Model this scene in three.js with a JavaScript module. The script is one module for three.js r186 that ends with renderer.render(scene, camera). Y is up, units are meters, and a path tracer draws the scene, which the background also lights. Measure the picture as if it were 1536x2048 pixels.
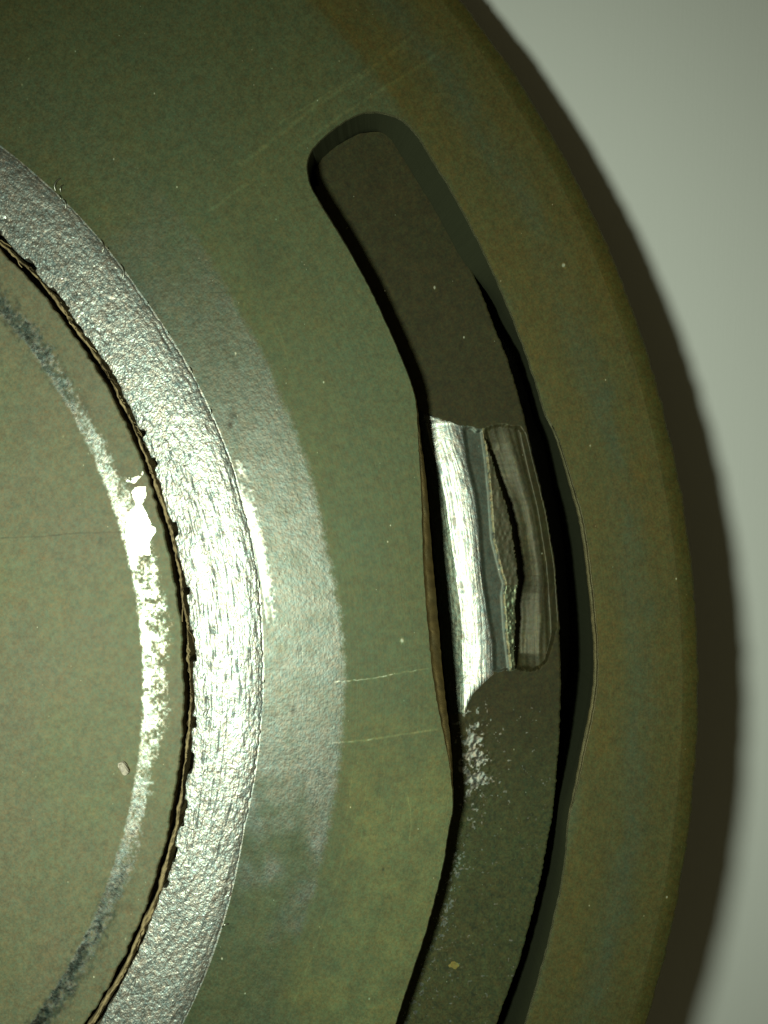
import * as THREE from 'three';
import { mergeGeometries } from 'three/addons/utils/BufferGeometryUtils.js';

const { PI, atan2, hypot, abs, min, max } = Math;

// ---------- units: 1 u = 0.05 mm; plan coordinates (u, v) run over the top face of the part, v towards the viewer's feet ----------
const S = 5e-5, EYE = 2196, THICK = 320;          // eye height over the top face, height of the top face, in u
const TILT = 0.15, under = (v) => 335 + (v - 1280) * TILT;   // depth of the paper, which slopes away under the part
const CX = -835, CY = 1375;                       // axis of the round part
const W = (u, v, depth = 0) => new THREE.Vector3((u - 768) * S, (THICK - depth) * S, (v - 1024) * S);

// ---------- camera ----------
const scene = new THREE.Scene();
const camera = new THREE.PerspectiveCamera(50, 768 / 1024, 0.005, 5);
camera.position.copy(W(768, 1024, -EYE));
camera.up.set(0, 0, -1);
camera.lookAt(W(768, 1024, 0));
camera.updateMatrixWorld();

// ---------- light: one small torch beside the camera in a dim room ----------
scene.background = new THREE.Color().setRGB(0.034, 0.031, 0.016);
const LAMP = W(20, 1410, -EYE);
const torch = new THREE.SpotLight(new THREE.Color().setRGB(0.87, 1.0, 0.81), 0.038, 0, 0.85, 1, 2);
torch.position.copy(LAMP);
torch.target.position.copy(W(600, 1280, 0));
torch.shadow.radius = 0.45;
torch.castShadow = true;
torch.shadow.camera.near = 0.01; torch.shadow.camera.far = 0.6;
torch.shadow.mapSize.set(2048, 2048);
scene.add(torch, torch.target);

const renderer = new THREE.WebGLRenderer({ antialias: true });
renderer.setSize(768, 1024);
renderer.toneMapping = THREE.LinearToneMapping;
renderer.toneMappingExposure = 1;
renderer.shadowMap.enabled = true;

// ---------- seeded noise ----------
function rng(seed) { let s = seed >>> 0; return () => { s = (s + 0x6d2b79f5) | 0; let t = Math.imul(s ^ (s >>> 15), 1 | s); t = (t + Math.imul(t ^ (t >>> 7), 61 | t)) ^ t; return ((t ^ (t >>> 14)) >>> 0) / 4294967296; }; }
const NT = new Float32Array(65536); { const q = rng(11); for (let i = 0; i < 65536; i++) NT[i] = q() * 2 - 1; }
function noise(x, y, k = 0) {
  x += k * 37.7; y += k * 91.3;
  const ix = Math.floor(x), iy = Math.floor(y); let fx = x - ix, fy = y - iy;
  fx = fx * fx * (3 - 2 * fx); fy = fy * fy * (3 - 2 * fy);
  const x0 = ix & 255, x1 = (ix + 1) & 255, y0 = (iy & 255) << 8, y1 = ((iy + 1) & 255) << 8;
  const a = NT[y0 + x0], b = NT[y0 + x1], c = NT[y1 + x0], d = NT[y1 + x1];
  return a + (b - a) * fx + (c - a) * fy + (a - b - c + d) * fx * fy;
}
const fbm = (x, y, k = 0) => 0.55 * noise(x, y, k) + 0.3 * noise(x * 2.1, y * 2.1, k + 1) + 0.15 * noise(x * 4.3, y * 4.3, k + 2);
const clamp = (x, a = 0, b = 1) => Math.min(b, Math.max(a, x));
const step = (a, b, x) => { const t = clamp((x - a) / (b - a)); return t * t * (3 - 2 * t); };
const mix = (a, b, t) => a + (b - a) * t;
function table(pts) {                             // piecewise-linear f(v) from [value, v] pairs
  return (v) => {
    if (v <= pts[0][1]) return pts[0][0];
    for (let i = 1; i < pts.length; i++) if (v <= pts[i][1]) return mix(pts[i - 1][0], pts[i][0], (v - pts[i - 1][1]) / (pts[i][1] - pts[i - 1][1]));
    return pts[pts.length - 1][0];
  };
}
const polar = (deg, r) => [CX + r * Math.cos(deg * Math.PI / 180), CY + r * Math.sin(deg * Math.PI / 180)];
const onArc = (v, r) => CX + Math.sqrt(r * r - (v - CY) ** 2);

// ---------- outline of the curved slot: [u, v, lip width, lip drop, rust] ----------
const slotPts = [
  [742, 226, 3, 3, 0], [772, 229, 3, 3, 0], [798, 239, 3, 3, 0], [818, 255, 3, 3, 0], [838, 279, 3, 3, 0], [866, 325, 3, 3, 0],
  ...[379, 450, 512, 593, 652, 730, 777, 822].map((v) => [onArc(v, 2000), v, 3, 3, 0]),
  [1109, 872, 6, 3, .1], [1143, 985, 9, 4, .25], [1158, 1040, 10, 4, .3], [1171, 1125, 10, 4, .4], [1182, 1225, 10, 4, .4], [1187, 1300, 10, 4, .4], [1187, 1355, 10, 4, .4],
  [1182, 1404, 10, 4, .4], [1169, 1469, 10, 4, .4], [1153, 1551, 8, 4, .3], [1140, 1616, 5, 3, .2], [1134, 1650, 3, 3, .1],
  [1130, 1710, 3, 3, 0], [1119, 1782, 3, 3, 0], [1106, 1840, 3, 3, 0], [1092, 1899, 3, 3, 0], [1077, 1954, 3, 3, 0], [1049, 2048, 3, 3, 0],
  [...polar(22.5, 2000), 3, 3, 0], [...polar(24.5, 2000), 3, 3, 0], [...polar(26.3, 1992), 3, 3, 0], [...polar(27.8, 1955), 3, 3, 0], [...polar(28.4, 1883), 3, 3, 0],
  [...polar(27.8, 1811), 3, 3, 0], [...polar(26.3, 1774), 3, 3, 0], [...polar(24.5, 1766), 3, 3, 0],
  [793, 2045, 2, 2, 0], [813, 1984, 2, 2, 0], [850, 1873, 2, 2, 0], [874, 1788, 2, 2, 0], [887, 1733, 2, 2, 0], [900, 1650, 2, 2, 0],
  [907, 1618, 2, 2, .1], [906, 1570, 3, 3, .6], [905, 1534, 6, 5, .9], [900, 1469, 13, 5, 1], [894, 1420, 17, 6, 1], [885, 1340, 21, 7, 1], [879, 1268, 22, 7, 1], [873, 1200, 22, 7, 1],
  [866, 1125, 20, 7, 1], [860, 1050, 16, 6, 1], [851, 950, 11, 5, .9], [842, 880, 6, 5, .8], [836, 825, 3, 3, .7], [828, 780, 2, 2, .3],
  ...[680, 600, 540, 470, 410].map((v) => [onArc(v, 1766), v, 2, 2, 0]),
  [624, 374, 2, 2, 0], [616, 347, 2, 2, 0], [615, 329, 2, 2, 0], [620, 310, 2, 2, 0], [633, 291, 2, 2, 0], [658, 267, 2, 2, 0], [690, 244, 2, 2, 0], [716, 231, 2, 2, 0],
];
function closedLoop(pts, n) {                     // smooth closed loop with the extra columns carried along
  const crv = new THREE.CatmullRomCurve3(pts.map((p) => new THREE.Vector3(p[0], p[1], 0)), true, 'centripetal');
  const ex = new THREE.CatmullRomCurve3(pts.map((p) => new THREE.Vector3(p[2], p[3], p[4])), true, 'centripetal');
  const out = [];
  for (let i = 0; i < n; i++) { const t = i / n, p = crv.getPoint(t), e = ex.getPoint(t); out.push({ u: p.x, v: p.y, lip: Math.max(1, e.x), drop: Math.max(1, e.y), rust: clamp(e.z) }); }
  for (let i = 0; i < n; i++) {
    const a = out[(i + n - 1) % n], b = out[(i + 1) % n], l = Math.hypot(b.u - a.u, b.v - a.v);
    out[i].nu = -(b.v - a.v) / l; out[i].nv = (b.u - a.u) / l;               // towards the inside of the slot
  }
  return out;
}
const slot = closedLoop(slotPts, 900);
{ const q = rng(5); for (const p of slot) { const j = 0.9 * noise(p.u / 9, p.v / 9, 3) + 0.5 * (q() - .5); p.u += p.nu * j; p.v += p.nv * j; } }
const inSlotLeft = (v) => table([[760, 226], [690, 244], [633, 291], [615, 330], [624, 374], [637, 405], [721, 540], [790, 680], [828, 780], [836, 825], [860, 1050], [873, 1200], [885, 1340], [900, 1469], [907, 1618], [887, 1733], [850, 1873], [793, 2045], [720, 2230]])(v);
const inSlotRight = (v) => table([[742, 226], [798, 239], [838, 279], [899, 379], [970, 512], [1030, 652], [1074, 777], [1109, 872], [1158, 1040], [1182, 1225], [1187, 1355], [1169, 1469], [1134, 1650], [1119, 1782], [1049, 2048], [960, 2260]])(v);

// ---------- curved bar in the slot: worn steps, traced along its length (all f(v)) ----------
const barDepth = 80, barK = 1 + barDepth / EYE;   // plan size of a thing that lies barDepth lower
const fromBar = (u) => 768 + (u - 768) / barK, fromBarV = (v) => 1024 + (v - 1024) / barK;
const cutA = table([[847, 825], [860, 884], [878, 942], [891, 1001], [900, 1060], [910, 1134], [920, 1216], [924, 1257], [927, 1355], [928, 1425]]);
const cutB = table([[900, 838], [923, 848], [933, 923], [949, 988], [957, 1053], [963, 1150], [975, 1232], [985, 1290], [986, 1349], [962, 1371], [943, 1391], [930, 1425]]);
const cutC = table([[967, 862], [975, 916], [982, 988], [988, 1079], [1006, 1150], [1012, 1167], [1008, 1192], [1014, 1274], [1021, 1330]]);
const cutD = table([[966, 858], [981, 905], [995, 949], [1014, 1007], [1024, 1053], [1035, 1124], [1039, 1164], [1035, 1182], [1033, 1200], [1032, 1258], [1031, 1332]]);
const cutQ = table([[0, 858], [10, 885], [24, 949], [38, 1050], [46, 1150], [34, 1190], [28, 1260], [20, 1310], [0, 1345]]);
const barRight = table([[760, 263], [794, 280], [820, 310], [853, 362], [886, 427], [918, 492], [946, 545], [973, 610], [993, 665], [1013, 710], [1040, 800], [1068, 920], [1093, 1025], [1110, 1130], [1118, 1230], [1122, 1350], [1122, 1388], [1118, 1485], [1112, 1567], [1105, 1632], [1092, 1700], [1083, 1752], [1073, 1795], [1057, 1857], [1040, 1918], [1021, 1970], [995, 2042], [930, 2200]]);
const barTopLeft = table([[752, 263], [718, 267], [700, 276], [667, 294], [641, 313], [632, 330], [631, 345], [637, 372]]);
function barLeft(v) { const w = 1024 + (v - 1024) * barK; return v < 372 ? Math.max(barTopLeft(v), fromBar(inSlotLeft(w) + 4)) : fromBar(inSlotLeft(w) + 5); }
const wob = (u, v, k) => 3.2 * noise(u / 11, v / 11, k) + 1.6 * noise(u / 4, v / 4, k);
function wornStrip(u, v) {                        // 1 in the bare ground strip at the left of the bar
  const uu = u + 0.35 * wob(u, v, 40), top = 825 + (u - 847) * 0.32 + 0.6 * wob(u, v, 41);
  const a = cutA(v), b = cutB(v);
  return step(top, top + 4, v) * (uu < b ? 1 : 0) * (v < 1428 ? 1 : 0) * (u > a - 60 ? 1 : 0);
}
const zoneTop = (u, v) => 849 + 18 * max(0, (u - 1022) / 34) ** 2 + 8 * Math.exp(-(((u - 960) / 14) ** 2)) + 1.1 * wob(u, v, 42), zoneLow = (u, v) => 1341 - 26 * max(0, (u - 1076) / 20) ** 2 + 1.3 * wob(u, v, 43);
function barHeight(u, v) {
  let h = 0;
  const a = cutA(v), b = cutB(v), d = cutD(v) + 0.4 * wob(0, v, 44), c = cutC(v), on = wornStrip(u, v);
  if (on > 0) {
    const t = clamp((b - u) / Math.max(8, b - a), 0, 1), w = Math.min(70, b - a);
    let s = w * (0.02 * t + 0.165 * t * t);
    if (u < a) s += (a - u) * 0.36;
    h -= on * s;
  }
  if (v > 830 && v < 1360) {
    const zt = zoneTop(u, v), zl = zoneLow(u, v), endTop = step(zt, zt + 9, v), endLow = 1 - step(zl - 6, zl, v);
    if (u > d) {
      const e = barRight(v), t = clamp((u - d) / (e - d)), q = cutQ(v);
      let s = q * (1 - 0.55 * step(0, 0.6, t)) + 5 * step(0.02, 0.1, t);
      s += .7 * noise((u - d) / 7 + .6 * noise(v / 60, 1, 52), v / 130, 50) * step(0, .15, t) + 3 * step(.7, .8, t) ; s *= 1 - step(.84, .96, t);
      h -= s * endTop * endLow;
    } else if (u > c) h += (1.2 + .5 * noise(u / 5, v / 9, 45)) * endTop * endLow;
    else if (u > b) h -= 2.5 * step(b, b + 8, u) * (1 - step(c - 8, c, u)) * endTop * endLow;
  }
  const pit = Math.exp(-(((u - 955) / 38) ** 2) - (((v - 1530) / 85) ** 2));
  h -= pit * (2 + 1.8 * noise(u / 6, v / 6, 46) + 1 * noise(u / 2.6, v / 2.6, 47));
  h += 0.2 * noise(u / 14, v / 14, 48);
  return h;
}

// ---------- plan maps of what the steel surfaces are made of, with some highlight painted in ----------
const TX = 2048, DU = -300, DV = -150, DWU = 1850, DWV = 2550;
const col = new Uint8Array(TX * TX * 4), rgh = new Uint8Array(TX * TX * 4), bmp = new Uint8Array(TX * TX * 4);
const enc = new Uint8Array(4096); for (let i = 0; i < 4096; i++) { const l = i / 4095; enc[i] = Math.round(255 * (l <= 0.0031308 ? l * 12.92 : 1.055 * l ** (1 / 2.4) - 0.055)); }
const lines = [];                                 // scratches: [points, half width, change of tone, depth]
function scratch(pts, w, tone, k) { lines.push([pts, w, tone, k]); }
scratch([[668, 1363], [740, 1357], [790, 1347], [856, 1336]], 1.7, 1.0, 0.3); scratch([[760, 1340], [858, 1324]], 1.1, 0.25, 0.1);
scratch([[660, 1485], [730, 1480], [800, 1468], [874, 1458]], 2.4, 0.8, 0.3);
scratch([[480, 330], [560, 268], [640, 205], [735, 145], [822, 72]], 5, 0.42, 0.1); scratch([[420, 420], [560, 320], [690, 225], [780, 168], [880, 105]], 4, 0.34, 0.1);
scratch([[560, 245], [700, 160], [768, 118]], 2.5, 0.4, 0.1);
scratch([[686, 1710], [664, 1790], [620, 1920], [570, 2048]], 2, 0.3, 0.1); scratch([[702, 1560], [686, 1700]], 3, 0.2, 0.1);
scratch([[784, 1610], [780, 1640]], 1.4, 0.5, 0.1); scratch([[815, 1590], [822, 1640], [818, 1690]], 1.4, 0.45, 0.1); scratch([[764, 1530], [770, 1560]], 1.2, 0.3, 0.1);
scratch([[700, 715], [770, 700], [830, 672]], 2, 0.14, 0.1); scratch([[700, 590], [750, 570]], 2, 0.12, 0.1); scratch([[725, 1222], [838, 1200]], 2, 0.16, 0.1);
scratch([[0, 1076], [90, 1072], [150, 1066], [245, 1064]], 1.8, -0.45, -0.3);
scratch([[548, 640], [562, 672], [575, 720]], 1.4, 0.3, 0.1); scratch([[1000, 165], [1010, 185]], 1.2, 0.4, 0.1);
{ const q = rng(77); for (let i = 0; i < 90; i++) { const r = 1540 + q() * 660, a = -38 + q() * 62, l = 0.5 + q() * 2.5; scratch([polar(a, r), polar(a + l / 2, r + q() * 3), polar(a + l, r + (q() - .5) * 14)], 0.9 + q() * 0.5, (q() - .35) * 0.28, 0.05); }
  for (let i = 0; i < 70; i++) { const r = 300 + q() * 880, a = -50 + q() * 95, b = q() * 6.28, l = 10 + q() * 60, [x, y] = polar(a, r); scratch([[x, y], [x + Math.cos(b) * l, y + Math.sin(b) * l]], 1, (q() - .5) * 0.22, 0.05); } }
const mark = new Float32Array(TX * TX), cutMap = new Float32Array(TX * TX);
for (const [pts, w, tone, k] of lines) {
  for (let i = 1; i < pts.length; i++) {
    const [x0, y0] = pts[i - 1], [x1, y1] = pts[i], n = Math.ceil(Math.hypot(x1 - x0, y1 - y0) / 0.8);
    for (let j = 0; j < n; j++) {
      const t = j / n, x = mix(x0, x1, t) + 1.2 * noise(j / 9 + x0, i, 7), y = mix(y0, y1, t) + 1.2 * noise(j / 9 + y0, i, 8);
      const px = (x - DU) / DWU * TX, py = (y - DV) / DWV * TX, rr = Math.ceil(w * 1.4), ends = 0.45 + 0.55 * Math.abs(noise(j / 14, x0, 9)) * 1.6;
      for (let dy = -rr; dy <= rr; dy++) for (let dx = -rr; dx <= rr; dx++) {
        const qx = Math.round(px) + dx, qy = Math.round(py) + dy; if (qx < 0 || qy < 0 || qx >= TX || qy >= TX) continue;
        const dd = Math.hypot((qx - px) * DWU / TX, (qy - py) * DWV / TX), f = tone * ends * clamp(1.3 - dd / w) / 1.3, at = qy * TX + qx;
        if (Math.abs(f) > Math.abs(mark[at])) { mark[at] = f; cutMap[at] = k * Math.sign(-1) * clamp(1.2 - dd / w); }
      }
    }
  }
}
{ const q = rng(31);                               // specks of dust and tiny bright nicks
  for (let i = 0; i < 480; i++) {
    const x = DU + q() * DWU, y = DV + q() * DWV, s = 0.8 + q() * q() * q() * 3.2, t = 0.35 + q() * 1.1;
    const px = (x - DU) / DWU * TX, py = (y - DV) / DWV * TX, rr = Math.ceil(s * 1.5);
    for (let dy = -rr; dy <= rr; dy++) for (let dx = -rr; dx <= rr; dx++) {
      const qx = Math.round(px) + dx, qy = Math.round(py) + dy; if (qx < 0 || qy < 0 || qx >= TX || qy >= TX) continue;
      const f = t * clamp(1.3 - Math.hypot(qx - px, qy - py) / s); if (f > mark[qy * TX + qx]) mark[qy * TX + qx] = f;
    }
  }
  for (const [x, y, s, t] of [[804, 1281, 5, 1.2], [1127, 530, 5, 1.3], [872, 558, 4, 1], [1334, 1794, 3, 1.4], [465, 830, 9, -.5], [460, 850, 7, -.6], [598, 1300, 8, -.35], [586, 1422, 9, -.35], [640, 1545, 6, -.4], [200, 1082, 7, -.3], [766, 1738, 4, -.5], [540, 1060, 7, -.25]]) {
    const px = (x - DU) / DWU * TX, py = (y - DV) / DWV * TX;
    for (let dy = -12; dy <= 12; dy++) for (let dx = -12; dx <= 12; dx++) { const qx = Math.round(px) + dx, qy = Math.round(py) + dy, f = t * clamp(1.2 - Math.hypot(qx - px, qy - py) / s * (1 + .4 * noise(qx / 3, qy / 3, 5))); if (Math.abs(f) > Math.abs(mark[qy * TX + qx])) mark[qy * TX + qx] = f; }
  }
}
const collarOuterR = table([[1368, -52], [1369, -44], [1366, -35], [1371, -28], [1374, -20], [1372, -13], [1365, -5], [1360, 2], [1357, 7], [1353, 12], [1362, 18], [1372, 25], [1376, 30], [1370, 45]].map((p) => [p[0], p[1]]));

const blob = [[262, 984], [270, 973], [292, 974], [293, 990], [285, 1010], [296, 1030], [303, 1052], [312, 1056], [309, 1068], [300, 1082], [300, 1110], [255, 1110], [250, 1030], [272, 1012]];
const chipPoly = [[243, 938], [250, 948], [262, 955], [276, 952], [286, 942], [289, 947], [280, 959], [266, 966], [250, 963], [246, 952]];
function inside(poly, x, y) { let c = false; for (let i = 0, j = poly.length - 1; i < poly.length; j = i++) { const [xi, yi] = poly[i], [xj, yj] = poly[j]; if ((yi > y) !== (yj > y) && x < (xj - xi) * (y - yi) / (yj - yi) + xi) c = !c; } return c; }
const white = rng(99);
for (let j = 0; j < TX; j++) {
  const v = DV + (j + 0.5) / TX * DWV, sl = inSlotLeft(v), sr = inSlotRight(v);
  for (let i = 0; i < TX; i++) {
    const u = DU + (i + 0.5) / TX * DWU, at = j * TX + i, r = hypot(u - CX, v - CY), an = atan2(v - CY, u - CX), arc = an * 1500;
    const g0 = white() * 2 - 1, g1 = noise(u / 2.6, v / 2.6, 1), g2 = noise(u / 6, v / 6, 2), m1 = fbm(u / 60, v / 60, 3), m2 = fbm(u / 190, v / 190, 6);
    let R, G, B, ro, me = 0.82, h = 0.5 + 0.10 * g1 + 0.06 * g0 + 0.08 * g2;
    const inS = v > 226 && v < 2296 && u > sl + 0.5 && u < sr - 0.5;
    if (inS) {                                     // the bar in the slot
      const bu = fromBar(u), bv = fromBarV(v);
      R = 0.047; G = 0.041; B = 0.012; ro = 0.75; me = 0.3;
      const bm = fbm(bu / 11, bv / 11, 71), t = 0.5 + 0.5 * m1; R *= 1 + .1 * m2; { const k = 1 + .22 * bm + .12 * g1; R *= k; G *= k; B *= k; } h += .1 * bm; G *= mix(0.97, 1.05, t); B *= mix(0.95, 1.1, t);
      const low = step(1340, 1700, bv); R *= 1 + .5 * low; G *= 1 + 0.85 * low; B *= 1 + 1.1 * low; h += low * 0.14 * g2;
      const pits = step(.28, .7, noise(bu / 5, bv / 5, 60) + .35 * noise(bu / 20, bv / 20, 61)) * low; R *= 1 - .3 * pits; G *= 1 - .2 * pits; B *= 1 - .1 * pits; h -= pits * .2;
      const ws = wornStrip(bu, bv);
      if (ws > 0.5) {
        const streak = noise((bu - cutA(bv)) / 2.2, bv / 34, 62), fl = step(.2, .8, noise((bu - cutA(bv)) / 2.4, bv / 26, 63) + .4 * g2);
        { const k = .4 + .6 * step(.1, .5, (cutB(bv) - bu) / max(10, cutB(bv) - cutA(bv)) + .18 * streak + .1 * g2); R = .4 * k; G = .405 * k; B = .35 * k; } ro = .42 + .06 * streak; me = 1; h += .3 * streak + .16 * g2 + .12 * g0; R *= 1 - .3 * fl; G *= 1 - .28 * fl; B *= 1 - .26 * fl; ro += .12 * fl;  // bare metal; colour darkened towards the right to paint the fading highlight
        if (bu < cutA(bv)) { R = .1; G = .115; B = .08; ro = .45; me = .7; h += .3 * g2; }
      } else if (bv > zoneTop(bu, bv) && bv < zoneLow(bu, bv) && bu > cutB(bv)) {
        const d = cutD(bv), c = cutC(bv), st = noise((bu - d) / 2.5, bv / 90, 64);
        if (bu > d) { R = .058 + .009 * st + .008 * m1; G = .052 + .008 * st + .008 * m1; B = .021 + .003 * st; ro = .52; me = .35; h += .05 * st; if (step(.5, .85, noise((bu - d) / 2.2 + noise(bv / 50, 2, 53), bv / 45, 65) + .3 * g2) > .5) { R *= 1.35; G *= 1.3; B *= 1.2; } }
        else if (bu > c) { R = .065; G = .058; B = .025; ro = .5; me = .35; if (bv > 1170) { h += .5 * noise(bu / 4, bv / 5, 66); R *= 1.7; G *= 2.1; B *= 2.8; ro = .4; me = .8; } }
        else { R = .075; G = .085; B = .06; ro = .46; me = .5; h = .5 + .04 * g1; }
        const e = min(abs(bu - c), abs(bu - d)); if (e < 2.2 && g2 > -.45) { R = .17; G = .15; B = .075; ro = .5; me = .5; }
      }
      const rag = step(.05, .35, noise(bu / 9, bv / 9, 67) * .6 + noise(bu / 3.5, bv / 3.5, 68) * .5 + 1.1 * Math.exp(-(((bu - 950) / 32) ** 2) - (((bv - 1520) / 90) ** 2)) - .62);
      if (rag > 0 && bv > 1395 && ws < .5) { R = mix(R, .27, rag); G = mix(G, .265, rag); B = mix(B, .22, rag); ro = mix(ro, .56, rag); me = mix(me, .9, rag); h += .3 * g2 * rag; }
      const rag2 = step(.2, .5, noise(bu / 7, bv / 7, 69) * .7 + noise(bu / 3, bv / 3, 70) * .6 + .8 * Math.exp(-(((bu - barLeft(bv) - 34) / 20) ** 2)) - .72) * step(1640, 1720, bv);
      if (rag2 > 0) { R = mix(R, .26, rag2); G = mix(G, .28, rag2); B = mix(B, .23, rag2); ro = mix(ro, .42, rag2); me = 1; }
      if (hypot(bu - 908, bv - 1930) < 9 + 3 * g2) { R = .3; G = .24; B = .06; }
    } else if (r < 1212) {                         // central disc
      R = 0.196; G = 0.194; B = 0.106; ro = 0.62; me = .2;
      R *= 1 + .07 * m2 + .05 * m1; G *= 1 + .05 * m1 - .03 * m2; B *= 1 + .08 * m2;
      const rust = step(.35, .75, fbm(u / 34, v / 34, 12)); R *= 1 + .07 * rust; G *= 1 - .07 * rust; B *= 1 - .14 * rust;
      // ring rubbed bare by contact, ragged at its outer side
      const jag = 5 * noise(u / 9, v / 9, 13) + 4 * noise(u / 3.4, v / 3.4, 14), wide = 12 * clamp(noise(arc / 70, 0, 15) + .35) + 28 * step(-24, -14, an * 180 / PI) * (1 - step(0, 9, an * 180 / PI));
      const ring = step(1117, 1125, r + .5 * jag) * (1 - step(1140 + wide, 1154 + wide, r + jag * 1.3));
      const part = ring * clamp(.62 + .55 * noise(u / 4, v / 4, 16) + .5 * noise(u / 14, v / 14, 17) + .25 * g0 - .018 * (r - 1146));
      if (part > 0) { R = mix(R, .36, part); G = mix(G, .37, part); B = mix(B, .32, part); ro = mix(ro, .36 + .06 * g2, part); me = mix(me, 1, part); h += part * (.22 * g2 + .12 * g0); }
      if (inside(blob, u + .3 * jag, v + .2 * jag)) { R = .75; G = .74; B = .65; ro = .25; me = 1; h = .5; }
      { const deg = an * 180 / PI, far = (1 - step(-33, -25, deg + 2 * m1)) + step(15, 23, deg + 2 * m1), sm = step(1108, 1130, r + 1.5 * jag) * (1 - step(1146, 1172, r + 1.5 * jag)) * clamp(far) * clamp(.75 + .7 * noise(u / 7, v / 7, 19) + .4 * noise(arc / 60, r / 12, 55)); R *= 1 - .66 * sm; G *= 1 - .6 * sm; B *= 1 - .62 * sm; }
      if (g2 + .6 * g1 > -.1 && inside(chipPoly, u + .4 * jag, v + .3 * jag)) { R = .55; G = .55; B = .48; ro = .33; me = 1; }
    } else if (r < 1384 && r < collarOuterR(an * 180 / PI) + 1) {   // bare collar: coarse turned grain
      const q = arc * .87, turn = step(-34, -16, an * 180 / PI) * (1 - step(12, 24, an * 180 / PI)), cells = noise(r / 3, q / mix(5, 12, turn), 20), fine = noise(r / 1.8, q / mix(2.6, 5, turn), 21), lng = noise(r / 2.6 + .5 * noise(q / 60, 2, 38), q / 90, 22), wear = fbm(r / 40, q / 70, 39), pit = step(.42, .78, noise(r / 2.4, q / mix(7, 24, turn), 23) + .35 * lng - .25 * wear);
      R = .5; G = .51; B = .45; ro = .46 + .06 * fine; me = .9;
      const fleck = step(.62, .8, noise(u / 2.3, v / 2.3, 35) + .25 * g0); ro -= .16 * fleck; const tn = (1 + .14 * cells + .14 * lng + .14 * g0 + .5 * fleck) * (1 + .16 * wear) * (1 - .3 * step(.35, .8, lng) * (.4 + turn)); R *= tn; G *= tn; B *= tn;
      R *= 1 - .5 * pit; G *= 1 - .47 * pit; B *= 1 - .45 * pit; ro += .15 * pit;
      h = .5 + .1 * cells + .2 * fine + .13 * lng - .16 * pit + .16 * g0 + .2 * noise(u / 2.3, v / 2.3, 35);
    } else {                                       // wide ring
      R = 0.114; G = 0.127; B = 0.053; ro = 0.59; me = .34;
      const tint = clamp(.5 + .9 * m2 + .4 * m1); R *= mix(.93, 1.05, tint); B *= mix(1.1, .92, tint);
      const edge = 1525 + 4 * noise(u / 14, v / 14, 24) + 4 * noise(u / 4, v / 4, 25) + 3 * g0 + 12 * noise(arc / 240, 1, 26);
      const band = 1 - step(edge - 9, edge + 9, r);
      if (band > 0) {                              // rubbed lighter next to the collar
        const mot = fbm(u / 16, v / 16, 27) + .6 * fbm(u / 5, v / 5, 28), deg = an * 180 / PI, gone = step(7, 20, deg + 9 * m1) + (1 - step(-46, -26, deg + 6 * m1));
        const k = band * (1 - .92 * clamp(gone)) * (1 - .35 * (1 - step(-30, -14, deg))) * clamp(.93 + .2 * fbm(u / 30, v / 30, 56));
        R = mix(R, .172 + .03 * mot, k); G = mix(G, .178 + .03 * mot, k); B = mix(B, .146 + .026 * mot, k); ro = mix(ro, .455 + .03 * mot, k); me = mix(me, .78, k); h += band * (.14 * g2 + .08 * mot + .1 * g1);
        const st = clamp(.55 + .6 * fbm(u / 26, v / 26, 29)) * step(2, 12, deg) * clamp(gone) * band; R *= 1 - .36 * st; G *= 1 - .26 * st; B *= 1 - .26 * st;
        const strip0 = step(1372, 1375, r) * (1 - step(1380 + 4 * g2, 1398 + 5 * g2, r + 3 * noise(u / 3, v / 3, 30))), strip = strip0; const stripGlare = clamp(1.1 - ((deg + 12) / 6.6) ** 2 + .6 * noise((r - 1370) / 5, v / 30, 36) + .3 * g2); if (strip * stripGlare > .05) { const q = strip * stripGlare; R = mix(R, .5, q); G = mix(G, .5, q); B = mix(B, .44, q); ro = mix(ro, .36, q); me = mix(me, 1, q); }  // polished streak, its bright colour kept to the span of the lamp highlight
        const oil = (1 - step(1374, 1400, r + 8 * m1)) * clamp(1 - abs(deg + 14) / 60) * step(18, 24, abs(deg + 12)); R *= 1 - .3 * oil; G *= 1 - .22 * oil; B *= 1 - .18 * oil;
      }
      const nearSlotLight = step(0, 10, an * 180 / PI + 6 * m1) * step(1520, 1640, r + 60 * m1) * (1 - step(1780, 1800, r)); { const k = nearSlotLight * (.75 + .6 * fbm(u / 40, v / 40, 59)); R *= 1 + .5 * k; G *= 1 + .42 * k; B *= 1 + .3 * k; }  // yellowish patch, lightened in the colour for the brighter light lower down
      const outer = step(1985, 2015, r + 8 * m1); R *= 1 + .02 * outer; G *= 1 - .2 * outer; B *= 1 - .46 * outer;
      const blue = Math.exp(-(((r - 2116 + 10 * m1) / 34) ** 2)) * (.55 + .45 * fbm(arc / 60, r / 30, 31)); R *= 1 - .2 * blue; G *= 1 + .08 * blue; B *= 1 + .9 * blue;
      const brn = step(.2, .7, fbm(arc / 90, r / 26, 32)) * outer; R *= 1 + .08 * brn; B *= 1 - .14 * brn;
      const lines2 = noise(r / 2.4, arc / 220, 33); R *= 1 + .035 * lines2; G *= 1 + .035 * lines2; B *= 1 + .035 * lines2; h += .06 * lines2;
      const dk = Math.exp(-(((u - 530) / 26) ** 2) - (((v - 520) / 60) ** 2)); R *= 1 - .2 * dk; G *= 1 - .13 * dk; B *= 1 - .05 * dk;
      if (r > 2204 + 5 * m1) { B *= .9; }
    }
    const gr = 1 + .12 * g0 + .17 * g1 + .12 * g2 + .08 * noise(u / 13, v / 13, 37); let s = gr * (1 + mark[at]);
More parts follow.
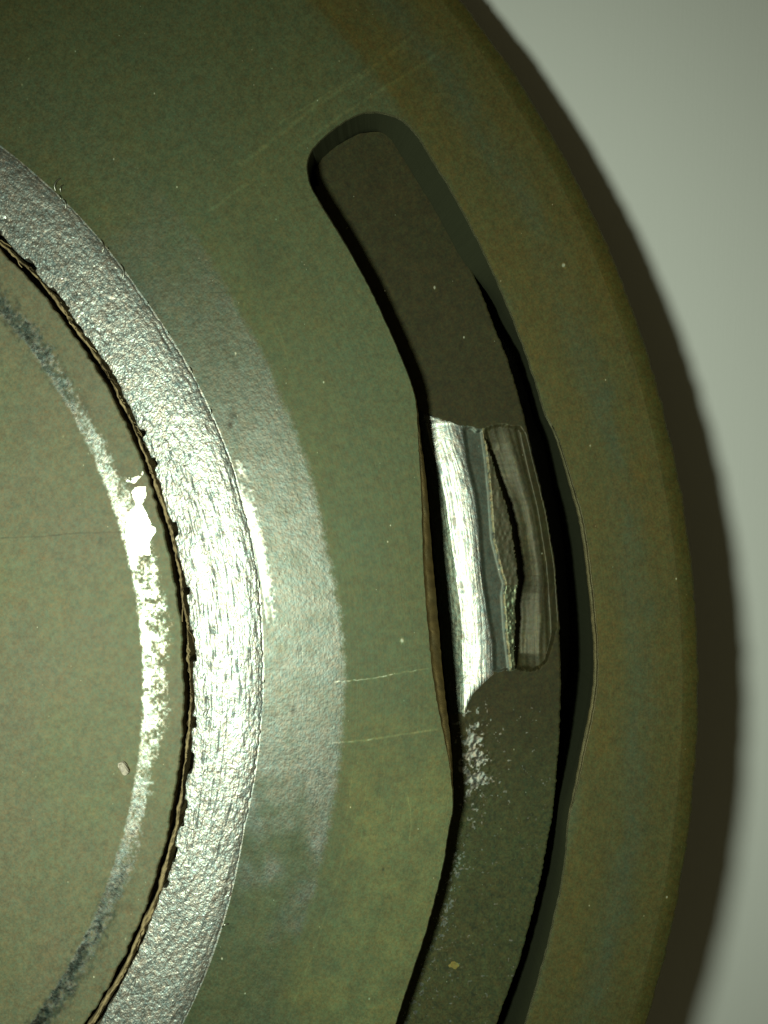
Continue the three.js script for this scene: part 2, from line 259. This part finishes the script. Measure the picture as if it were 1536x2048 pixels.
    const hue = noise(u / 3.1, v / 3.1, 34) * .12 + .055 * noise(u / 9, v / 9, 58);
    const sp = .6 * step(.5, .9, mark[at]);
    R = mix(R, max(R, .35), sp) * s * (1 + hue); G = mix(G, max(G, .36), sp) * s * (1 - .4 * hue); B = mix(B, max(B, .28), sp) * s * (1 - hue);
    const o = at * 4;
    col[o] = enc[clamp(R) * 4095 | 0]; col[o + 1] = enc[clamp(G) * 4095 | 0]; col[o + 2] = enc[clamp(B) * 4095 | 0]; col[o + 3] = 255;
    rgh[o + 1] = clamp(ro + .03 * g1 + .02 * g0, .08, 1) * 255; rgh[o + 2] = clamp(me) * 255; rgh[o + 3] = 255;
    const hb = clamp(h + cutMap[at] * .5) * 255; bmp[o] = bmp[o + 1] = bmp[o + 2] = hb; bmp[o + 3] = 255;
  }
}
function dataTex(a, w, h, srgb) {
  const t = new THREE.DataTexture(a, w, h, THREE.RGBAFormat); t.magFilter = THREE.LinearFilter; t.minFilter = THREE.LinearMipmapLinearFilter; t.generateMipmaps = true;
  t.wrapS = t.wrapT = THREE.MirroredRepeatWrapping; if (srgb) t.colorSpace = THREE.SRGBColorSpace; t.needsUpdate = true; return t;
}
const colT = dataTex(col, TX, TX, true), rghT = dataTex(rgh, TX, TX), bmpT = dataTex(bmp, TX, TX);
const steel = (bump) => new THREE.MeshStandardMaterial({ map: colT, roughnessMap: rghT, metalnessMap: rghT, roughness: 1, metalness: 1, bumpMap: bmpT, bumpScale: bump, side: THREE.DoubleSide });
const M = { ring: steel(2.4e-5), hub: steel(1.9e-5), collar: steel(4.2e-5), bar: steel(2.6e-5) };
// small repeating grain for side faces, paper and crumbs
const GN = 512, gcol = new Uint8Array(GN * GN * 4), gb = new Uint8Array(GN * GN * 4);
{ const q = rng(41); for (let j = 0; j < GN; j++) for (let i = 0; i < GN; i++) { const o = (j * GN + i) * 4, f = .5 * noise(i / 4, j / 4, 80) + .5 * noise(i / 2, j / 128, 81), c = 232 + 16 * f + 10 * (q() - .5); gcol[o] = gcol[o + 1] = gcol[o + 2] = clamp(c, 0, 255); gcol[o + 3] = 255; gb[o] = gb[o + 1] = gb[o + 2] = 128 + 90 * f; gb[o + 3] = 255; } }
const grainT = dataTex(gcol, GN, GN, true), grainB = dataTex(gb, GN, GN);
const side = (r, g, b, ro, me, bs = 2e-5) => new THREE.MeshStandardMaterial({ color: new THREE.Color().setRGB(r, g, b), map: grainT, bumpMap: grainB, bumpScale: bs, roughness: ro, metalness: me, side: THREE.DoubleSide });
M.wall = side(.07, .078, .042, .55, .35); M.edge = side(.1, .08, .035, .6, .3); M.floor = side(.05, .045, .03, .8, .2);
M.rim = new THREE.MeshStandardMaterial({ vertexColors: true, roughness: .5, metalness: .6, map: grainT, bumpMap: grainB, bumpScale: 2e-5, side: THREE.DoubleSide });
M.gasket = new THREE.MeshStandardMaterial({ vertexColors: true, roughness: .85, metalness: 0, side: THREE.DoubleSide });
M.plainRing = side(.14, .155, .066, .59, .34); M.plainHub = side(.245, .24, .132, .62, .2); M.plainCollar = side(.55, .55, .48, .48, .9, 5e-5);
M.burr = new THREE.MeshStandardMaterial({ color: new THREE.Color().setRGB(.55, .55, .46), roughness: .35, metalness: 1 });

// ---------- geometry helpers ----------
const planUV = (u, v) => [(u - DU) / DWU, (v - DV) / DWV];
function grid(rows, cols, at, wrap = false) {      // at(i, j) -> { u, v, d, uv?, c? }
  const pos = [], uv = [], c = [], idx = [];
  for (let i = 0; i < rows; i++) for (let j = 0; j < cols; j++) {
    const p = at(i, j), w = W(p.u, p.v, p.d); pos.push(w.x, w.y, w.z);
    uv.push(...(p.uv || planUV(p.u, p.v))); if (p.c) c.push(...p.c);
  }
  for (let i = 0; i < (wrap ? rows : rows - 1); i++) for (let j = 0; j < cols - 1; j++) {
    const a = i * cols + j, b = ((i + 1) % rows) * cols + j; idx.push(a, b, a + 1, b, b + 1, a + 1);
  }
  const g = new THREE.BufferGeometry();
  g.setAttribute('position', new THREE.Float32BufferAttribute(pos, 3)); g.setAttribute('uv', new THREE.Float32BufferAttribute(uv, 2));
  if (c.length) g.setAttribute('color', new THREE.Float32BufferAttribute(c, 3));
  g.setIndex(idx); g.computeVertexNormals(); return g;
}
function faceUp(g) { const n = g.attributes.normal; let s = 0; for (let i = 0; i < n.count; i += 7) s += n.getY(i); if (s < 0) { const a = g.index.array; for (let i = 0; i < a.length; i += 3) { const t = a[i]; a[i] = a[i + 1]; a[i + 1] = t; } g.computeVertexNormals(); } return g; }
function ringGrid(profile, n, r0 = 0, r1 = 360, jitter = null, uvs = null) { // profile: [radius, depth] pairs swept from r0 to r1 degrees
  const full = r1 - r0 >= 360;
  return grid(full ? n : n + 1, profile.length, (i, j) => {
    const deg = r0 + (r1 - r0) * i / n; let [r, d] = profile[j]; if (jitter) { const q = jitter(deg, j, r, d); r = q[0]; d = q[1]; }
    const [u, v] = polar(deg, r); return { u, v, d, uv: uvs ? [deg * 6, d / 60 + j * .3] : null };
  }, full);
}
function part(name, g, m, parent, label) {
  const o = new THREE.Mesh(g, m); o.name = name; o.castShadow = o.receiveShadow = true; parent.add(o); if (label) o.userData.label = label; return o;
}
function thing(name, label, category, kind) { const o = new THREE.Group(); o.name = name; if (kind) o.userData.kind = kind; else o.userData = { label, category }; scene.add(o); return o; }

// ---------- white sheet under the part ----------
{
  const g = new THREE.PlaneGeometry(1.2, 1.2, 1, 1); g.rotateX(-PI / 2); const a = g.attributes.uv; for (let i = 0; i < a.count; i++) a.setXY(i, a.getX(i) * 40, a.getY(i) * 40);
  const m = new THREE.MeshStandardMaterial({ color: new THREE.Color().setRGB(.82, .82, .79), bumpMap: grainB, bumpScale: 1e-5, roughness: .9, metalness: 0 });
  const p = new THREE.Mesh(g, m); p.name = 'paper'; p.position.copy(W(768, 1024, under(1024))); p.rotation.x = Math.atan(TILT); p.receiveShadow = true; p.userData = { kind: 'structure', label: 'plain white paper under the steel part' }; scene.add(p);
}

// ---------- wide steel ring: face with slot, bevelled edge, slot walls, collar, groove ----------
const ring = thing('steel_ring', 'wide dull olive steel ring with a curved slot and bare bright collar', 'steel ring');
{
  const rad = PI / 180, q = (p) => new THREE.Vector2(p.u - p.nu * p.lip, p.v - p.nv * p.lip);
  const face = (d0, d1, m, hole) => {               // flat face between two angles
    const shape = new THREE.Shape(); shape.absarc(CX, CY, 2200, d0 * rad, d1 * rad, false); shape.absarc(CX, CY, 1350, d1 * rad, d0 * rad, true);
    if (hole) shape.holes.push(new THREE.Path(slot.map(q)));
    const g0 = new THREE.ShapeGeometry(shape, 200), p0 = g0.attributes.position, uv = g0.attributes.uv;
    for (let i = 0; i < p0.count; i++) { const u = p0.getX(i), v = p0.getY(i), w = W(u, v, 0); p0.setXYZ(i, w.x, w.y, w.z); uv.setXY(i, ...(hole ? planUV(u, v) : [u / 400, v / 400])); }
    g0.computeVertexNormals(); part('ring_face', faceUp(g0), m, ring);
  };
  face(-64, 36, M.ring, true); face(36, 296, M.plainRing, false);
  const bevel = (d0, d1, m, plain) => {
    const g0 = ringGrid([[2200, 0], [2204, .5], [2228, 4.2], [2236, 14]], 900, d0, d1, (deg, j, r, d) => { const [u, v] = polar(deg, r), k = 1.6 * noise(u / 30, v / 30, 90) + 1.4 * noise(u / 8, v / 8, 91); return [r + (j === 3 ? k : j === 2 ? k * .6 : 0), d]; }, plain);
    part('edge_bevel', faceUp(g0), m, ring, 'worn brownish bevel round the outer edge');
  };
  bevel(-64, 36, M.ring, null); bevel(36, 296, M.plainRing, true);
  part('outer_side', ringGrid([[2234, 14], [2234, 40], [2232, 999]], 720, 0, 360, (deg, j, r, d) => [r, j === 2 ? under(polar(deg, r)[1]) - 1 : d], true), M.edge, ring);
  // walls of the slot
  const inset = (p) => { const rightSide = p.u > 600 && p.nu < 0 || p.v < 300; if (!rightSide) return 0; if (p.v > 600) return -17 * step(610, 700, p.v) * (1 - .45 * step(860, 980, p.v)) * (1 - step(1480, 1660, p.v)); const a = p.v < 300 ? mix(6, 34, step(742, 838, p.u)) : mix(34, 0, step(470, 600, p.v)); return a; };
  const n = slot.length; let run = 0; const len = slot.map((p, i) => { const b = slot[(i + 1) % n], r = run; run += hypot(b.u - p.u, b.v - p.v); return r; });
  part('slot_wall', grid(n, 4, (i, j) => { const p = slot[i], o = inset(p), off = [0, o * .9, o, o][j], d = [p.drop, 74, 86, under(p.v) - 2][j]; return { u: p.u + p.nu * off, v: p.v + p.nv * off, d, uv: [len[i] / 160, d / 160] }; }, true), M.wall, ring, 'smooth steel wall round the curved slot');
  const steelC = [.14, .135, .066], rustC = [.2, .14, .045];
  part('slot_lip', grid(n, 5, (i, j) => {
    const p = slot[i], wide = p.lip > 5, t = [0, .18, .34, .7, 1][j], right = p.nu < 0, e = wide ? .9 * noise(len[i] / 18, j * 3, 92) : 0;
    let d = p.drop * t; if (wide) d = right ? [0, 3.2, .2, .8, p.drop][j] : [0, 2.5, p.drop * .3, p.drop * .55, p.drop][j];
    d += e * (j > 0 && j < 4 ? 1 : 0);
    const k = -p.lip * (1 - t), rs = clamp(p.rust * (1 + .5 * noise(len[i] / 30, j * 1.7, 93)) - (j === 1 ? .1 : 0)), dark = .85 + .3 * noise(len[i] / 6, j * 5, 94);
    return { u: p.u + p.nu * k, v: p.v + p.nv * k, d, uv: [len[i] / 60, t * .4], c: [0, 1, 2].map((a) => mix(steelC[a], rustC[a], rs) * dark) };
  }, true), M.rim, ring, 'rolled lip of the slot, rusty where it bulges');
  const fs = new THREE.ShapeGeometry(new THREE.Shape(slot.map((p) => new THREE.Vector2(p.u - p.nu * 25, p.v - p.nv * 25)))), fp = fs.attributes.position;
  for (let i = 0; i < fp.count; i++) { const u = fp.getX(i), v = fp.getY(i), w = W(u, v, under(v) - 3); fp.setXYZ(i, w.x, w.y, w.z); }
  fs.computeVertexNormals(); part('added_slot_sheet', faceUp(fs), M.floor, ring);  // dark sheet added under the open slot so the gap stays black
  // groove under the torn strip and the step below the face
  part('groove_floor', ringGrid([[1190, 66], [1256, 66]], 480, 0, 360, null, true), M.floor, ring);
  // collar
  const innerEdge = (deg) => { const s = deg * 24; return 1221 + 9 * step(4, 30, abs(deg + 4)) + 4 * noise(s / 55, 1, 95) + 2.2 * noise(s / 15, 2, 96) + 1 * noise(s / 4.5, 2, 106) + 7 * step(.5, .56, noise(s / 37, 3, 97)); };
  const cols = 60, g = ringGrid(Array.from({ length: cols }, (_, k) => [k, 0]), 1900, -64, 64, (deg, j) => {
    const s = deg * 24, ri = innerEdge(deg), ro = collarOuterR(deg) + 2.2 * noise(s / 12, 4, 98) + 1.2 * noise(s / 4, 5, 99);
    if (j === 0) return [ri + 1, 66]; if (j === 1) return [ri, 4]; if (j === cols - 1) return [ro + 3, 3];
    const t = (j - 1) / (cols - 2), r = max(mix(1218, ro, t), ri + .12 * j);
    let d = -5 * (1 - (2 * t - 1) ** 4) + .5 * noise(r / 6, s / 16, 100) + .35 * noise(r / 3, s / 6, 101);
    d += 1.8 * Math.exp(-(((ro - r - 11 - 3 * noise(s / 50, 3, 105)) / 2.2) ** 2)) * clamp(.1 + 1.1 * noise(s / 34, 7, 102)) + 2 * Math.exp(-(((r - ri - 24 - 4 * noise(s / 40, 8, 103)) / 2) ** 2)) * clamp(.2 + noise(s / 30, 9, 104));
    return [r, d];
  });
  const collar = part('bare_collar', faceUp(g), M.collar, ring, 'bright bare coarse-grained collar round the centre');
  const g2 = ringGrid([[1222, 66], [1222, 3], [1228, -2], [1300, -5], [1360, -2], [1370, 3]], 360, 64, 296, null, true); part('bare_collar', faceUp(g2), M.plainCollar, ring);
  // raised burrs along the edges of the collar
  const q5 = rng(63), spots = [[-46.4, 1372, 26, 1.7], [-46, 1378, 14, 1.5], [-40.8, 1370, 26, 1.1, 1], [-38.2, 1369, 30, 1.1, 1], [20.5, 1366, 14, 1.8], [-9, 1369, 26, 1.3, 1]];
  for (let k = 0; k < 9; k++) spots.push([-50 + q5() * 78, 0, 6 + q5() * 14, .7 + q5() * .6, 1]);
  for (const [deg, rr, l, th, flat] of spots) {
    const r = rr || collarOuterR(deg) + 2, [u, v] = polar(deg, r), b = flat ? deg * PI / 180 + PI / 2 - .25 + (q5() - .5) * .3 : deg * PI / 180 - PI / 2 + (q5() - .4) * .9, c = [];
    for (let k = 0; k < 5; k++) c.push(W(u + Math.cos(b + k * .18) * l * k / 4, v + Math.sin(b + k * .18) * l * k / 4, -1 - 3 * Math.sin(k / 4 * PI)));
    part('burr', new THREE.TubeGeometry(new THREE.CatmullRomCurve3(c), 8, th * S, 5), M.burr, collar);
  }
}

// ---------- central disc ----------
const hub = thing('centre_disc', 'greyish brown steel disc inside the bare collar, rubbed shiny near its edge', 'steel disc');
{
  const edge = (deg) => { const s = deg * 22; return 1203 + 7 * step(6, 34, abs(deg + 2)) + 2.2 * noise(s / 14, 1, 110) + 1.2 * noise(s / 5, 2, 111); };
  const disc = (d0, d1, m, plain) => part('disc_face', faceUp(ringGrid([[0.01, 0], [400, 0], [800, 0], [1100, 0], [1, 0], [2, 0], [3, 0]], 720, d0, d1, (deg, j, r, d) => {
    const e = edge(deg > 180 ? deg - 360 : deg); return j < 4 ? [r, d] : j === 4 ? [e - 4, 0] : j === 5 ? [e - 1, 1.5] : [e, 5]; }, plain)), m, hub);
  disc(-64, 64, M.hub, null); disc(64, 296, M.plainHub, true);
  part('disc_side', ringGrid([[1200, 5], [1200, 999]], 1440, 0, 360, (deg, j, r, d) => [edge(deg > 180 ? deg - 360 : deg) - (j ? 16 : 0), j ? under(polar(deg, r)[1]) - 1 : d], true), M.edge, hub);
}

// ---------- torn strip in the groove ----------
const strip = thing('torn_sealing_strip', 'torn brown fibrous strip in the dark gap inside the collar', 'sealing strip');
{
  const deg0 = -62, deg1 = 60, n = 1500, mid = (deg) => { const s = deg * 21.3; return 1214 + 7 * step(4, 30, abs(deg + 4)) + 3 * noise(s / 60, 1, 120) + 1.5 * noise(s / 12, 2, 121); };
  const wid = (deg) => { const s = deg * 21.3; return max(2, 4.8 + 3.6 * noise(s / 45, 3, 122) + 2 * noise(s / 9, 4, 123) + 4 * step(8, 20, deg) * (1 - step(34, 50, deg))); };
  const browns = [[.34, .25, .12], [.55, .42, .22], [.1, .07, .03]];
  const g = grid(n + 1, 7, (i, j) => {
    const deg = deg0 + (deg1 - deg0) * i / n, s = deg * 21.3, w = wid(deg), t = j / 6 * 2 - 1, [u, v] = polar(deg, mid(deg) + t * w * .8);
    const d = j === 0 || j === 6 ? 64 : 5 + 6 * noise(s / 30, 6, 124) + 5 * noise(s / 5, j * 2, 125) + 6 * t * t;
    const k = clamp(.5 + .6 * noise(s / 26, j * 1.4, 126)), k2 = step(.2, .6, noise(s / 14, j * 2.2, 127));
    return { u, v, d, c: [0, 1, 2].map((a) => mix(mix(browns[0][a], browns[1][a], k), browns[2][a], k2)) };
  });
  part('strip_body', g, M.gasket, strip);
  const q = rng(17);
  for (let k = 0; k < 60; k++) {
    let deg = -52 + q() * 86, l = 8 + q() * 34; const dr = (q() - .35) * 12, c = [];
    for (let a = 0; a < 6; a++) { const [u, v] = polar(deg + a / 5 * l / 21.3, mid(deg) + (q() - .5) * 5 + dr * a / 5); c.push(W(u, v, 4 + q() * 9 - (k % 4 === 0 ? 5 * a / 5 : 0))); }
    const geo = new THREE.TubeGeometry(new THREE.CatmullRomCurve3(c), 12, (0.5 + q() * .8) * S, 4), b = browns[k % 3], cl = []; for (let a = 0; a < geo.attributes.position.count; a++) cl.push(b[0] * 1.1, b[1] * 1.1, b[2] * 1.1);
    geo.setAttribute('color', new THREE.Float32BufferAttribute(cl, 3)); part('fibre', geo, M.gasket, strip);
  }
}

// ---------- curved bar lying in the slot ----------
const bar = thing('curved_steel_bar', 'dark curved steel bar lying in the slot with a bright worn step', 'steel bar');
{
  const rows = 1000, cols = 110, v0 = 263.5, v1 = 2190;
  const spot = (i, j, lift = 0) => {
    const v = i < 120 ? mix(v0, 380, i / 120) : mix(380, v1, (i - 120) / (rows - 1 - 120)), a = barLeft(v) + .8 * noise(v / 7, 1, 130), b = max(a + 2, barRight(v) + 1.3 * noise(v / 6, 2, 131) + .8 * noise(v / 2.5, 3, 132)), u = mix(a, b, j / (cols - 1));
    const h = barHeight(u, v), e = min(j, cols - 1 - j) === 0 ? 1.5 : 0;
    return { u: 768 + (u - 768) * barK, v: 1024 + (v - 1024) * barK, d: barDepth - h + e + lift, fu: u, fv: v };
  };
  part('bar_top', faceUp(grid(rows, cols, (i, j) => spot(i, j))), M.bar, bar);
  const loop = []; for (let i = 0; i < rows; i += 2) loop.push(spot(i, cols - 1)); for (let i = rows - 1; i >= 0; i -= 2) loop.push(spot(i, 0));
  part('bar_side', grid(loop.length, 2, (i, j) => ({ ...loop[i], d: j ? under(loop[i].v) - 5 : loop[i].d, uv: [i / 40, j] }), true), M.floor, bar);
}

// ---------- crumb ----------
{
  const g = new THREE.IcosahedronGeometry(1, 5), p = g.attributes.position, c = [];
  for (let i = 0; i < p.count; i++) {
    const x = p.getX(i), y = p.getY(i), z = p.getZ(i), k = 1 + .16 * noise(x * 2 + 9, z * 2 + y * 3, 140) + .08 * noise(x * 5 + 3, z * 5 + y * 5, 141);
    const bx = Math.sign(x) * abs(x) ** .7, bz = Math.sign(z) * abs(z) ** .7;
    p.setXYZ(i, bx * k * 8.5, y * k * 7, bz * k * 14); const t = .85 + .3 * noise(x * 4, z * 4 + y * 2, 142); c.push(.8 * t, .7 * t, .55 * t);
  }
  g.setAttribute('color', new THREE.Float32BufferAttribute(c, 3)); g.scale(S, S, S); g.rotateY(.55); g.computeVertexNormals();
  const o = new THREE.Mesh(g, new THREE.MeshStandardMaterial({ vertexColors: true, roughness: .5 })); o.name = 'grit_crumb'; o.position.copy(W(248, 1535, -5)); o.castShadow = o.receiveShadow = true;
  o.userData = { label: 'small pale tan crumb lying on the greyish brown disc', category: 'crumb' }; scene.add(o);
}

renderer.render(scene, camera);
